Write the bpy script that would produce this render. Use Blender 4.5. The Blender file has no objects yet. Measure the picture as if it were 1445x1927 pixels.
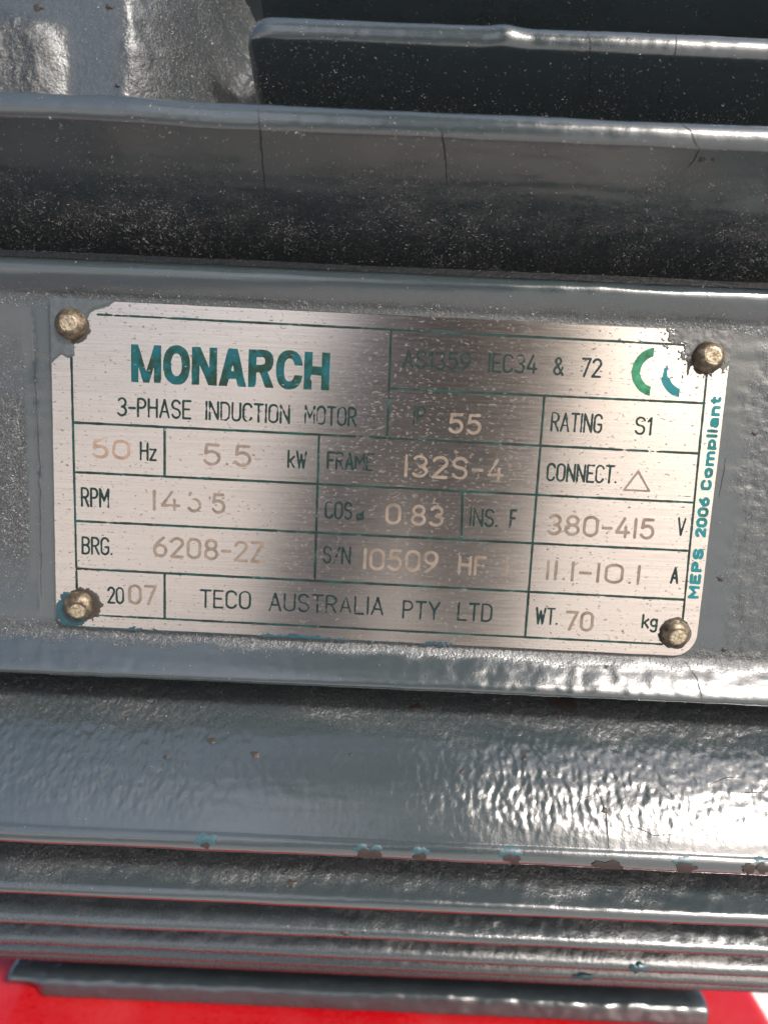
import bpy, math
import numpy as np
from mathutils import Matrix, Vector
from mathutils.bvhtree import BVHTree

# all lengths below are millimetres; MM turns them into metres.  The nameplate's
# face lies in the plane y = 0, its centre is (0, 0, 0) before the lift LZ.
MM = 0.001
LZ = 255.0                                   # height of the plate centre above the ground
sc = bpy.context.scene

# ------------------------------------------------------------------ camera
FPX, WPX, HPX = 1448.0, 1445.0, 1927.0
PITCH, YAW, ROLL = 0.15666, -0.00268, 0.04346
CAM = np.array([0.636, -115.673, 13.915])
_fw = np.array([math.sin(YAW) * math.cos(PITCH), math.cos(YAW) * math.cos(PITCH), -math.sin(PITCH)])
_rt = np.array([math.cos(YAW), -math.sin(YAW), 0.0])
_up = np.cross(_rt, _fw)
RT = math.cos(ROLL) * _rt + math.sin(ROLL) * _up
UP = -math.sin(ROLL) * _rt + math.cos(ROLL) * _up
FW = _fw
cam_data = bpy.data.cameras.new('camera')
cam = bpy.data.objects.new('camera', cam_data)
sc.collection.objects.link(cam)
M = Matrix.Identity(4)
for i in range(3):
    M[i][0], M[i][1], M[i][2] = RT[i], UP[i], -FW[i]
    M[i][3] = (CAM[i] + (LZ if i == 2 else 0)) * MM
cam.matrix_world = M
cam_data.sensor_fit = 'AUTO'
cam_data.sensor_width = 36.0
cam_data.lens = 36.0 * FPX / HPX
cam_data.clip_start = 0.002
cam_data.clip_end = 200.0
cam_data.dof.use_dof = True
cam_data.dof.focus_distance = 0.113
cam_data.dof.aperture_fstop = cam_data.lens / 1.5
sc.camera = cam

# ------------------------------------------------------------------ light
SUN = np.array([0.46, -0.62, 0.635]); SUN /= np.linalg.norm(SUN)
world = bpy.data.worlds.new('World'); sc.world = world; world.use_nodes = True
wn = world.node_tree; bg = wn.nodes['Background']
sky = wn.nodes.new('ShaderNodeTexSky'); sky.sky_type = 'NISHITA'; sky.sun_disc = False
sky.sun_elevation = math.asin(SUN[2]); sky.sun_rotation = math.atan2(SUN[0], SUN[1])
sky.air_density = 0.7; sky.dust_density = 4.5; sky.ozone_density = 1.0
wn.links.new(sky.outputs[0], bg.inputs[0]); bg.inputs[1].default_value = 0.13
sl = bpy.data.lights.new('sun', 'SUN'); sl.energy = 2.3; sl.angle = math.radians(7); sl.color = (1.0, 0.965, 0.92)
sun = bpy.data.objects.new('sun', sl); sc.collection.objects.link(sun)
sun.rotation_euler = Vector(SUN).to_track_quat('Z', 'Y').to_euler()
sc.view_settings.view_transform = 'Standard'; sc.view_settings.look = 'None'
sc.view_settings.exposure = 1.2; sc.view_settings.gamma = 1.0
sc.view_settings.use_curve_mapping = False

# ------------------------------------------------------------------ helpers
RNG = np.random.default_rng(7)


def noise2(x, y, seed=0):
    """smooth value noise in [-1, 1], period 256"""
    g = np.random.default_rng(1000 + seed).uniform(-1, 1, (256, 256))
    xi, yi = np.floor(x).astype(int), np.floor(y).astype(int)
    fx, fy = x - xi, y - yi
    fx = fx * fx * fx * (fx * (fx * 6 - 15) + 10); fy = fy * fy * fy * (fy * (fy * 6 - 15) + 10)
    x0, x1, y0, y1 = xi & 255, (xi + 1) & 255, yi & 255, (yi + 1) & 255
    return (g[x0, y0] * (1 - fx) + g[x1, y0] * fx) * (1 - fy) + (g[x0, y1] * (1 - fx) + g[x1, y1] * fx) * fy


def fbm(x, y, size, octv=3, seed=0):
    o, a, tot = 0, 1.0, 0
    ca, sa = 0.8, 0.6
    for k in range(octv):
        xr, yr = x / size, y / size
        o = o + a * noise2(ca * xr - sa * yr + 17.3 * k, sa * xr + ca * yr + 5.1 * k, seed + k)
        tot += a; a *= 0.5; size *= 0.5
    return o / tot


def sstep(a, b, x):
    t = np.clip((x - a) / (b - a), 0, 1)
    return t * t * (3 - 2 * t)


def new_mesh(name, V, F, mat, parent=None, smooth=True, attrs=None, sharp=None):
    """V in mm (plate frame); F: (n,4) or (n,3) int array or list of polygons"""
    me = bpy.data.meshes.new(name)
    org = np.array(parent['origin_mm']) if parent is not None else np.zeros(3)
    V = (np.asarray(V, float) + np.array([0, 0, LZ]) - org) * MM if parent is not None else (np.asarray(V, float) + np.array([0, 0, LZ])) * MM
    if isinstance(F, np.ndarray):
        n, k = F.shape
        me.vertices.add(len(V)); me.vertices.foreach_set('co', V.astype(np.float32).ravel())
        me.loops.add(n * k); me.loops.foreach_set('vertex_index', F.astype(np.int32).ravel())
        me.polygons.add(n)
        me.polygons.foreach_set('loop_start', np.arange(0, n * k, k, dtype=np.int32))
        me.polygons.foreach_set('loop_total', np.full(n, k, dtype=np.int32))
        me.update(calc_edges=True)
    else:
        me.from_pydata([tuple(v) for v in V], [], F)
    if attrs:
        for an, av in attrs.items():
            a = me.attributes.new(an, 'FLOAT', 'POINT')
            a.data.foreach_set('value', np.asarray(av, np.float32).ravel())
    me.polygons.foreach_set('use_smooth', np.full(len(me.polygons), smooth))
    me.validate()
    me.materials.append(mat)
    ob = bpy.data.objects.new(name, me)
    sc.collection.objects.link(ob)
    if parent is not None:
        ob.parent = parent
    return ob


def part(name, V, F, mat, parent, **k):
    """child of a thing; sub-parts share the thing's origin"""
    ob = new_mesh(name, V, F, mat, parent, **k)
    ob['origin_mm'] = list(parent['origin_mm'])
    return ob


def grid_faces(nu, nv):
    i = np.arange(nu * nv).reshape(nu, nv)
    return np.stack([i[:-1, :-1], i[1:, :-1], i[1:, 1:], i[:-1, 1:]], -1).reshape(-1, 4)


def grid_normals(G):
    du = np.gradient(G, axis=0); dv = np.gradient(G, axis=1)
    n = np.cross(du, dv); n /= np.linalg.norm(n, axis=-1, keepdims=True) + 1e-12
    return n


def resample(P, step, n_min=4):
    """Catmull-Rom through the control points P (k,2), then even steps"""
    P = np.asarray(P, float)
    Q = np.vstack([2 * P[0] - P[1], P, 2 * P[-1] - P[-2]])
    out = []
    for i in range(len(P) - 1):
        t = np.linspace(0, 1, 24, endpoint=False)[:, None]
        a, b, c, d = Q[i], Q[i + 1], Q[i + 2], Q[i + 3]
        out.append(0.5 * (2 * b + (c - a) * t + (2 * a - 5 * b + 4 * c - d) * t ** 2 + (3 * b - a - 3 * c + d) * t ** 3))
    C = np.vstack(out + [P[-1:]])
    L = np.concatenate([[0], np.cumsum(np.linalg.norm(np.diff(C, axis=0), axis=1))])
    n = max(n_min, int(L[-1] / step) + 1)
    s = np.linspace(0, L[-1], n)
    return np.stack([np.interp(s, L, C[:, 0]), np.interp(s, L, C[:, 1])], -1), s


# ------------------------------------------------------------------ materials
class NT:
    def __init__(self, name):
        self.m = bpy.data.materials.new(name); self.m.use_nodes = True
        self.t = self.m.node_tree; self.b = self.t.nodes['Principled BSDF']
        self.out = self.t.nodes['Material Output']

    def n(self, typ, **kw):
        nd = self.t.nodes.new('ShaderNode' + typ)
        for k, v in kw.items():
            setattr(nd, k, v)
        return nd

    def l(self, a, b):
        self.t.links.new(a, b)

    def coord(self, scale=(1000, 1000, 1000)):
        tc = self.n('TexCoord'); mp = self.n('Mapping'); mp.inputs['Scale'].default_value = scale
        self.l(tc.outputs['Object'], mp.inputs[0]); return mp.outputs[0]

    def noise(self, vec, scale, detail=3.0, rough=0.55, dist=0.0):
        nd = self.n('TexNoise'); nd.inputs['Scale'].default_value = scale
        nd.inputs['Detail'].default_value = detail; nd.inputs['Roughness'].default_value = rough
        nd.inputs['Distortion'].default_value = dist
        self.l(vec, nd.inputs['Vector']); return nd.outputs['Fac']

    def ramp(self, fac, stops):
        nd = self.n('ValToRGB'); e = nd.color_ramp.elements
        while len(e) < len(stops):
            e.new(0.5)
        for el, (p, c) in zip(e, stops):
            el.position = p; el.color = (*c, 1) if len(c) == 3 else c
        self.l(fac, nd.inputs[0]); return nd.outputs[0]

    def math(self, op, a, b=None, clamp=False):
        nd = self.n('Math', operation=op); nd.use_clamp = clamp
        for i, v in enumerate((a, b)):
            if v is None:
                continue
            if isinstance(v, (int, float)):
                nd.inputs[i].default_value = v
            else:
                self.l(v, nd.inputs[i])
        return nd.outputs[0]

    def mix(self, fac, a, b):
        nd = self.n('Mix'); nd.data_type = 'RGBA'
        for s, v in ((nd.inputs[0], fac), (nd.inputs[6], a), (nd.inputs[7], b)):
            if isinstance(v, (int, float)):
                s.default_value = v
            elif isinstance(v, tuple):
                s.default_value = (*v, 1)
            else:
                self.l(v, s)
        return nd.outputs[2]

    def attr(self, name):
        nd = self.n('Attribute'); nd.attribute_name = name; return nd.outputs['Fac']

    def bump(self, h, dist, strength=1.0, prev=None):
        nd = self.n('Bump'); nd.inputs['Distance'].default_value = dist; nd.inputs['Strength'].default_value = strength
        self.l(h, nd.inputs['Height'])
        if prev is not None:
            self.l(prev, nd.inputs['Normal'])
        return nd.outputs[0]

    def set(self, **kw):
        for k, v in kw.items():
            s = self.b.inputs[k.replace('_', ' ')]
            if isinstance(v, (int, float)):
                s.default_value = v
            elif isinstance(v, tuple):
                s.default_value = (*v, 1) if len(v) == 3 and s.type == 'RGBA' else v
            else:
                self.l(v, s)
        return self.m


def paint_material(name, c0, c1, rough=0.27):
    t = NT(name); v = t.coord()
    big = t.noise(v, 0.06, 4, 0.6); fine = t.noise(v, 2.2, 4, 0.65); mid = t.noise(v, 0.55, 3, 0.5)
    base = t.mix(big, c0, c1)
    dirt_shade = t.attr('dirt_shade')  # grime mask; on fin L1 it also carries painted root shade
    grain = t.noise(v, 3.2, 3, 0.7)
    dm = t.math('MULTIPLY', dirt_shade, t.math('MULTIPLY_ADD', grain, 1.6), True)
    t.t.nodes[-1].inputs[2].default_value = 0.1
    dmask = t.math('ADD', t.math('MULTIPLY', dirt_shade, 0.55), t.math('MULTIPLY', dm, 0.5), True)
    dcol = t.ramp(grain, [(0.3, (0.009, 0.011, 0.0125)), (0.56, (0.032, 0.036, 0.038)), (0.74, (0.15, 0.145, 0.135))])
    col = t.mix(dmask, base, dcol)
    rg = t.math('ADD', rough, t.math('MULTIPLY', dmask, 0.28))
    rg = t.math('ADD', rg, t.math('MULTIPLY', t.math('SUBTRACT', fine, 0.5), 0.18))
    b1 = t.bump(mid, 0.00004, 0.6)
    b2 = t.bump(grain, 0.00011, 1.0, b1)
    bs = t.t.nodes[-1]
    b3 = t.bump(t.noise(v, 1.3, 3, 0.6), 0.00035, 1.0, b2)
    t.l(t.math('MULTIPLY', dirt_shade, 0.75), [n_ for n_ in t.t.nodes if n_.bl_idname == 'ShaderNodeBump'][-1].inputs['Strength'])
    t.l(t.math('MULTIPLY_ADD', dirt_shade, 0.9), bs.inputs['Strength']); t.t.nodes[-1].inputs[2].default_value = 0.20
    t.set(Base_Color=col, Roughness=rg, Normal=b3, IOR=1.58)
    t.set(Coat_Weight=t.math('MULTIPLY', t.math('SUBTRACT', 1.0, dmask), 0.9), Coat_Roughness=0.14, Coat_Normal=b3)
    return t.m


PAINT = paint_material('grey_enamel', (0.020, 0.0280, 0.0315), (0.031, 0.0405, 0.0445), 0.19)
CORE = PAINT


def brushed():
    t = NT('brushed_plate_metal'); v = t.coord((60, 1000, 1000))
    vi = t.coord()
    st = t.noise(v, 3.0, 4, 0.7); st2 = t.noise(t.coord((25, 600, 600)), 1.6, 3, 0.6)
    blot = t.noise(vi, 0.09, 4, 0.6)
    col = t.mix(t.math('MULTIPLY', st, 1.0), (0.43, 0.39, 0.355), (0.69, 0.635, 0.585))
    col = t.mix(t.math('MULTIPLY', blot, 0.5), col, (0.60, 0.54, 0.49))
    fine = t.noise(t.coord((30, 1000, 5200)), 1.0, 2, 0.6)
    col = t.mix(t.ramp(fine, [(0.45, (0, 0, 0)), (0.75, (0.5, 0.5, 0.5))]), col, (0.36, 0.33, 0.305))
    # small dark pits and smears, longer along the brushing
    pit = t.noise(t.coord((1500, 1000, 3200)), 0.9, 4, 0.62)
    dens = t.noise(vi, 0.05, 3, 0.5)
    thr = t.math('ADD', t.math('MULTIPLY', dens, 0.12), pit)
    pm = t.ramp(thr, [(0.675, (0, 0, 0)), (0.71, (1, 1, 1))])
    col = t.mix(t.math('MULTIPLY', pm, 0.85), col, (0.020, 0.015, 0.012))
    tan = t.n('Tangent'); tan.direction_type = 'RADIAL'; tan.axis = 'Z'
    b = t.bump(st, 0.00001, 0.35); b = t.bump(st2, 0.00002, 0.25, b)
    t.set(Base_Color=col, Metallic=t.math('SUBTRACT', 1.0, t.math('MULTIPLY', pm, 0.9)), Roughness=t.math('ADD', 0.165, t.math('MULTIPLY', st, 0.11)),
          Anisotropic=0.75, Normal=b)
    vt = t.n('CombineXYZ'); vt.inputs[2].default_value = 1.0
    t.l(vt.outputs[0], t.b.inputs['Tangent'])
    return t.m


def ink(name, stops, scale=0.9, rough=0.45):
    t = NT(name); v = t.coord(); f = t.noise(v, scale, 4, 0.65)
    g = t.noise(t.coord((700, 1000, 2200)), 1.8, 3, 0.6)
    col = t.ramp(f, stops)
    col = t.mix(t.ramp(g, [(0.66, (0, 0, 0)), (0.74, (0.8, 0.8, 0.8))]), col, (0.26, 0.235, 0.205))
    return t.set(Base_Color=col, Roughness=rough, Specular_IOR_Level=0.25)


def plain(name, c, rough=0.5, metal=0.0, var=0.3, scale=1.0, bump=0.0):
    t = NT(name); v = t.coord(); f = t.noise(v, scale, 4, 0.6)
    c2 = tuple(x * (1 - var) for x in c)
    kw = {}
    if bump:
        kw['Normal'] = t.bump(f, bump, 0.8)
    return t.set(Base_Color=t.mix(f, c2, tuple(min(1, x * (1 + var)) for x in c)), Roughness=rough, Metallic=metal, **kw)


PLATE = brushed()
INK = ink('dark_green_ink', [(0.32, (0.002, 0.008, 0.007)), (0.5, (0.003, 0.018, 0.017)), (0.66, (0.010, 0.012, 0.009)), (0.8, (0.004, 0.030, 0.031))])
INK_LINE = ink('green_rule_ink', [(0.3, (0.005, 0.008, 0.006)), (0.5, (0.005, 0.020, 0.017)), (0.7, (0.008, 0.045, 0.042))], 0.35)
TEAL = ink('teal_ink', [(0.32, (0.012, 0.016, 0.010)), (0.44, (0.004, 0.024, 0.018)), (0.54, (0.003, 0.045, 0.050)), (0.72, (0.004, 0.058, 0.080))], 0.42)
TEAL_SIDE = ink('bright_teal_ink', [(0.30, (0.015, 0.04, 0.028)), (0.46, (0.005, 0.095, 0.10)), (0.7, (0.008, 0.125, 0.145))], 0.3)
GREEN = ink('green_ink', [(0.3, (0.01, 0.06, 0.03)), (0.55, (0.02, 0.14, 0.07)), (0.75, (0.05, 0.20, 0.12))], 0.8)
STAMP = ink('brown_stamp_etch', [(0.3, (0.085, 0.066, 0.051)), (0.5, (0.13, 0.103, 0.082)), (0.75, (0.18, 0.145, 0.12))], 0.5, 0.55)
RUST = ink('faint_rust_etch', [(0.3, (0.14, 0.092, 0.066)), (0.6, (0.21, 0.155, 0.12))], 0.6, 0.5)


# ------------------------------------------------------------------ the motor
AXY, AXZ = 112.0, -1.0                                   # motor axis (y, z), runs along x
X0, X1 = -92.0, 92.0


def empty(name, org_mm, label, cat, kind=None):
    o = bpy.data.objects.new(name, None); sc.collection.objects.link(o)
    o.location = [c * MM for c in org_mm]; o['origin_mm'] = list(org_mm)
    o['label'] = label; o['category'] = cat
    o.empty_display_size = 0.02
    return o


motor = empty('electric_motor', (0.0, AXY, LZ - 132.4),
              'grey enamelled electric motor with cooling fins and a worn riveted nameplate', 'motor')

GRIDS = {}


def fin(key, contour, below, x0=X0, x1=X1, dx=0.5, ds=0.45, peel=0.0, dirt_shade_fn=None, w_tip=1.75, w_root=5.0, r_root=107.0,
        end_round=False, bump_fn=None, seed=0, w_up=None, cell=1.35):
    """contour: the (y, z) point of the tip that bounds the fin seen from the front"""
    C = np.array(contour, float)
    d = C - np.array([CAM[1], CAM[2]]); d /= np.linalg.norm(d)
    perp = np.array([d[1], -d[0]])                       # downwards
    if not below:
        perp = -perp
    cc = C - perp * w_tip
    er = cc - np.array([AXY, AXZ]); rc = np.linalg.norm(er); er /= rc
    et = np.array([-er[1], er[0]])
    if et[1] < 0:
        et = -et                                         # +t is the upper side
    prof = []
    rr = np.linspace(r_root - 4, rc, 22)
    u = np.clip((rc - rr) / (rc - r_root), 0, 1.2)
    w = w_tip + (w_root - w_tip) * (0.62 * u + 0.38 * u ** 3)
    for r, h in zip(rr, w):
        prof.append((r, -h))
    for a in np.linspace(-80, 80, 9):
        prof.append((rc + w_tip * math.cos(math.radians(a)) * 0.8, w_tip * math.sin(math.radians(a))))
    if w_up is not None:
        w = w_tip + (w_up - w_tip) * (1 - np.exp(-2.1 * u)) / (1 - math.exp(-2.1))
    for r, h in zip(rr[::-1], w[::-1]):
        prof.append((r, h))
    P, s = resample(prof, ds)
    n = int((x1 - x0) / dx) + 1
    xs = np.linspace(x0, x1, n)
    Xg, Sg = np.meshgrid(xs, s, indexing='ij')
    R = np.repeat(P[None, :, 0], n, 0); Tt = np.repeat(P[None, :, 1], n, 0)
    upper = Tt > 0
    f = np.clip((R - r_root) / (rc + w_tip - r_root), 0, 1)      # 0 root, 1 tip
    if end_round:
        rad = 3.6
        q = np.clip((xs - x0) / rad, 0, 1); g = np.sqrt(np.clip(1 - (1 - q) ** 2, 0, 1))
        top = rc + w_tip
        R = np.where(R > top - rad, (top - rad) + (R - (top - rad)) * (0.02 + 0.98 * g[:, None]), R)
        Tt = Tt * (0.45 + 0.55 * g[:, None])
    if bump_fn is not None:
        R = R + bump_fn(Xg, f) * f
    Y = AXY + R * er[0] + Tt * et[0]; Z = AXZ + R * er[1] + Tt * et[1]
    G = np.stack([Xg, Y, Z], -1)
    N = grid_normals(G)
    if (N[n // 2, len(s) // 2] * np.array([0, er[0], er[1]])).sum() < 0:
        N = -N
    dirt_shade = dirt_shade_fn(Xg, f, upper, Sg) if dirt_shade_fn else np.zeros_like(Xg)
    # paint runs and orange peel, stretched down the flank; casting grain where it is dirty
    pk = peel(Xg, f, upper) if callable(peel) else peel
    h = pk * cell * (0.088 * fbm(Xg / 0.8, Sg / 1.3, cell, 3, seed) + 0.04 * fbm(Xg, Sg, cell * 2.2, 2, seed + 9))
    h = h + 0.05 * fbm(Xg / 6, Sg, 1.5, 2, seed + 20) + 0.10 * fbm(Xg, Sg / 2, 14, 2, seed + 30)
    h = h + dirt_shade * 0.085 * fbm(Xg, Sg, 1.1, 3, seed + 40)
    G = G + N * h[..., None]
    GRIDS[key] = (G, N, f, upper, dirt_shade)
    F = grid_faces(n, len(s))
    ob = part('cooling_fin', G.reshape(-1, 3), F, PAINT, motor, attrs={'dirt_shade': dirt_shade})
    return ob


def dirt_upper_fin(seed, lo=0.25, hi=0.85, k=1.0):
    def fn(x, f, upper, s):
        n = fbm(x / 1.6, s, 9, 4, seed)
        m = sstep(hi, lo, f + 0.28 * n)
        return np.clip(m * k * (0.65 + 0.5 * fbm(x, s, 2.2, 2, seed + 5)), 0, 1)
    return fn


def left_lift(x, f):
    return 0.5 * sstep(-22, -34, x)


def drip(x, f):
    return 0.38 * np.exp(-((x - 13.2) / 1.9) ** 2)


def dirt_shade_lower_fin(seed, lim=0.35, k=0.9, floor=0.0):
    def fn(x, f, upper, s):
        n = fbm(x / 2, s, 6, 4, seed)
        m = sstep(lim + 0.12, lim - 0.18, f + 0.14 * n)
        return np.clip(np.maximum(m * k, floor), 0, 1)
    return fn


def peel_l1(x, f, upper):
    m = sstep(0.97, 0.72, f) * sstep(0.0, 0.15, f)
    side = 0.3 + 0.7 * np.maximum(1.5 * sstep(-14, -34, x), sstep(2, 22, x))
    return m * side * (1.15 + 0.1 * sstep(8, 25, x)) + 0.12


def peel_low(x, f, upper):
    return 1.0 * sstep(1.0, 0.86, f) + 0.12


fin('U4', (0.5 - 1.5, 73.4), False, x0=-12, dx=1.0, ds=0.8, dirt_shade_fn=dirt_upper_fin(61), seed=60, peel=0.4)
fin('U3', (-1.5, 73.0), False, x0=-20, dx=0.7, ds=0.6, dirt_shade_fn=dirt_upper_fin(51, 0.2, 0.8, 0.5), seed=50, peel=0.4)
fin('U2', (-7.5, 61.2), False, x0=-20.3, dx=0.42, ds=0.42, dirt_shade_fn=dirt_upper_fin(41, 0.2, 0.9, 0.5), seed=40, peel=0.35, end_round=True, bump_fn=drip)
fin('U1', (-13.5, 48.4), False, dx=0.42, ds=0.4, dirt_shade_fn=dirt_upper_fin(31, 0.2, 0.85), seed=30, peel=0.3, bump_fn=left_lift)
fin('L1', (-11.0, -54.87), True, dx=0.26, ds=0.26, dirt_shade_fn=dirt_shade_lower_fin(21, 0.36, 0.75), seed=20, peel=peel_l1, w_up=10.0, cell=0.78)  # here the mask paints the shade under the pad lip into the root colour
fin('L2', (-5.0, -67.69), True, dx=0.45, ds=0.42, dirt_shade_fn=dirt_shade_lower_fin(11, 0.9, 1.0), seed=10, peel=peel_low, w_tip=1.4)
fin('L3', (3.0, -79.21), True, dx=0.5, ds=0.45, dirt_shade_fn=dirt_shade_lower_fin(12, 0.86, 0.9, 0.2), seed=70, peel=peel_low, w_tip=1.3)
fin('L4', (12.0, -90.44), True, dx=0.6, ds=0.5, dirt_shade_fn=dirt_shade_lower_fin(13, 0.86, 0.8, 0.25), seed=80, peel=peel_low, w_tip=1.3)
fin('L5', (21.0, -100.03), True, dx=0.8, ds=0.6, dirt_shade_fn=dirt_shade_lower_fin(14, 0.7, 0.8, 0.25), seed=90, peel=peel_low, w_tip=1.2)
fin('L6', (31.0, -109.63), True, dx=0.8, ds=0.6, dirt_shade_fn=dirt_shade_lower_fin(15, 0.7, 0.8, 0.25), seed=100, peel=peel_low, w_tip=1.2)
for k, ang in enumerate((45.5, 51.5, 57.5, 63.5, 69.5, 75.5, 81.5, 87.5)):       # the fins that go on over the top
    a = math.radians(ang)
    fin('T%d' % k, (AXY - 135 * math.cos(a), AXZ + 135 * math.sin(a)), False, x0=X0, dx=4.0, ds=1.2, seed=120 + k, peel=0.3)


def lathe_x(profile, n=96, a0=0.0, a1=2 * math.pi):
    """profile (x, r) about the motor axis"""
    pr = np.asarray(profile, float); a = np.linspace(a0, a1, n)
    A, I = np.meshgrid(a, np.arange(len(pr)), indexing='ij')
    G = np.stack([pr[I, 0], AXY - pr[I, 1] * np.cos(A), AXZ + pr[I, 1] * np.sin(A)], -1)
    return G


core = lathe_x([(x, 108.2) for x in np.linspace(X0, X1, 40)], 160)
part('motor_housing', core.reshape(-1, 3), grid_faces(*core.shape[:2]), PAINT, motor, attrs={'dirt_shade': np.full(core.shape[:2], 0.7)})
for sx in (-1, 1):
    es = lathe_x([(sx * x, r) for x, r in ((91, 0.5), (91, 98), (92, 102), (94, 104), (100, 104), (102, 102), (104, 97), (108, 80), (112, 60), (114, 45), (114, 0.5))], 96)
    part('end_shield', es.reshape(-1, 3), grid_faces(*es.shape[:2]), PAINT, motor, attrs={'dirt_shade': np.zeros(es.shape[:2])})

# cast pad carrying the nameplate: rounded lip above, fuller lip below
pad_prof = [(18, 29.6), (9, 30.6), (4, 31.1), (1.2, 31.0), (-0.4, 30.45), (-1.05, 29.6), (-1.0, 28.7), (-0.35, 27.4), (0.45, 26.2), (0.78, 25.2),
            (0.8, 20), (0.8, 0), (0.8, -20), (0.78, -25.0), (0.35, -26.2), (-0.7, -27.6), (-2.0, -29.2), (-2.75, -30.3), (-2.9, -31.0), (-2.5, -31.6),
            (-1.2, -32.1), (3, -32.8), (10, -33.4), (18, -33.8)]
P, s = resample(pad_prof, 0.34)
xs = np.arange(X0, X1 + 0.01, 0.42)
Xg, Sg = np.meshgrid(xs, s, indexing='ij')
Yg = np.repeat(P[None, :, 0], len(xs), 0); Zg = np.repeat(P[None, :, 1], len(xs), 0)
face = sstep(27.0, 24.5, np.abs(Zg)) * (Yg < 3)
recess = sstep(-52.3, -53.4, Xg + 0.35 * fbm(Zg, Zg, 5, 2, 3)) * sstep(26.0, 15.0, np.abs(Zg + 0.5)) * face
edge_gap = (np.abs(Xg) < 51.5) * face
Yg2 = Yg + recess * 1.3
G = np.stack([Xg, Yg2, Zg], -1); N = grid_normals(G)
if N[len(xs) // 2, np.argmin(np.abs(P[:, 1]) + 100 * (P[:, 0] > 2)), 1] > 0:
    N = -N
right_rough = sstep(52.5, 56.0, Xg + 2.5 * fbm(Xg, Sg, 5, 2, 8)) * sstep(27.5, 24.0, np.abs(Zg)) * (Yg < 3)
left_rough = recess * sstep(-54.5, -55.5, Xg)
lowlip = sstep(-26.0, -28.0, Zg) * (Yg < 3)
dirt_shade = np.clip(left_rough * sstep(15, 5, np.abs(Zg + 2) + 3 * fbm(Xg, Sg, 6, 3, 4)) * 1.1 + left_rough * 0.35
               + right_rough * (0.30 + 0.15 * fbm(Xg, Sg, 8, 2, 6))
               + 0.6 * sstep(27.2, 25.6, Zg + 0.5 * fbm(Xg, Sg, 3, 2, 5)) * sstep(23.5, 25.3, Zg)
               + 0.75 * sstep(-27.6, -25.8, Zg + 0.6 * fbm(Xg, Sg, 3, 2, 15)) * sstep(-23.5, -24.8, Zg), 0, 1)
lump_x = 0.45 + 0.55 * sstep(0, 25, Xg) + 0.4 * sstep(-30, -45, Xg)
h = (lowlip * lump_x * (0.10 * fbm(Xg / 1.1, Sg / 1.6, 1.7, 3, 1) + 0.03 * fbm(Xg, Sg, 0.8, 2, 2))
     + 0.05 * fbm(Xg / 5, Sg, 1.5, 2, 7) + right_rough * 0.16 * fbm(Xg, Sg, 1.0, 3, 11) + left_rough * 0.12 * fbm(Xg, Sg, 1.0, 3, 12)
     + sstep(27, 29, Zg) * 0.06 * fbm(Xg / 2.5, Sg, 1.6, 2, 17) * (0.4 + sstep(5, 30, Xg)))
h = np.where(edge_gap > 0.5, np.minimum(h, 0.0), h)
G = G + N * h[..., None]
GRIDS['pad'] = (G, N, Zg, right_rough, dirt_shade, left_rough)
pad = part('nameplate_pad', G.reshape(-1, 3), grid_faces(*Xg.shape), PAINT, motor, attrs={'dirt_shade': dirt_shade})

# lifting-lug casting in the upper left, flat face with a rough flank running back into the valley
th = np.radians(np.linspace(22.5, 62, 260)); xs = np.arange(X0, -16.0, 0.3)
Xg, Tg = np.meshgrid(xs, th, indexing='ij')
arc = Tg * 128
edge = -37.5 + 1.2 * fbm(arc, arc, 7, 2, 44)
r0_ = np.minimum(115.5 / np.cos(Tg), 146.0)
r = r0_ - (r0_ - 112.0) * sstep(0, 13.0, Xg - edge) ** 0.9 - 3.0 * sstep(-19.5, -17.5, Xg)
flank = sstep(-1.5, 2.5, Xg - edge)
low = sstep(np.radians(29.0), np.radians(26.8), Tg + 0.01 * fbm(Xg, arc, 6, 2, 3)) * sstep(-44, -49, Xg)
r = r + low * 1.6
rough = np.clip(flank + 0.8 * low, 0, 1)
r = r + rough * (0.6 * fbm(Xg / 0.8, arc / 1.4, 2.6, 4, 45) + 0.55 * np.abs(fbm(Xg / 0.9, arc / 1.5, 1.2, 4, 49))) + 0.05 * fbm(Xg, arc, 4, 3, 46)
G = np.stack([Xg, AXY - r * np.cos(Tg), AXZ + r * np.sin(Tg)], -1)
lugd = np.clip(flank * (0.45 + 0.5 * fbm(Xg, arc, 5, 3, 47)) + low * 0.8 + 0.22 + 0.3 * sstep(0.0, 0.6, fbm(Xg, arc, 5, 3, 48)), 0, 1)
N = grid_normals(G)
if N[10, 60, 1] > 0:
    N = -N
GRIDS['lug'] = (G, N, rough, None, lugd)
part('lifting_lug_boss', G.reshape(-1, 3), grid_faces(*Xg.shape), PAINT, motor, attrs={'dirt_shade': lugd})


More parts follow.
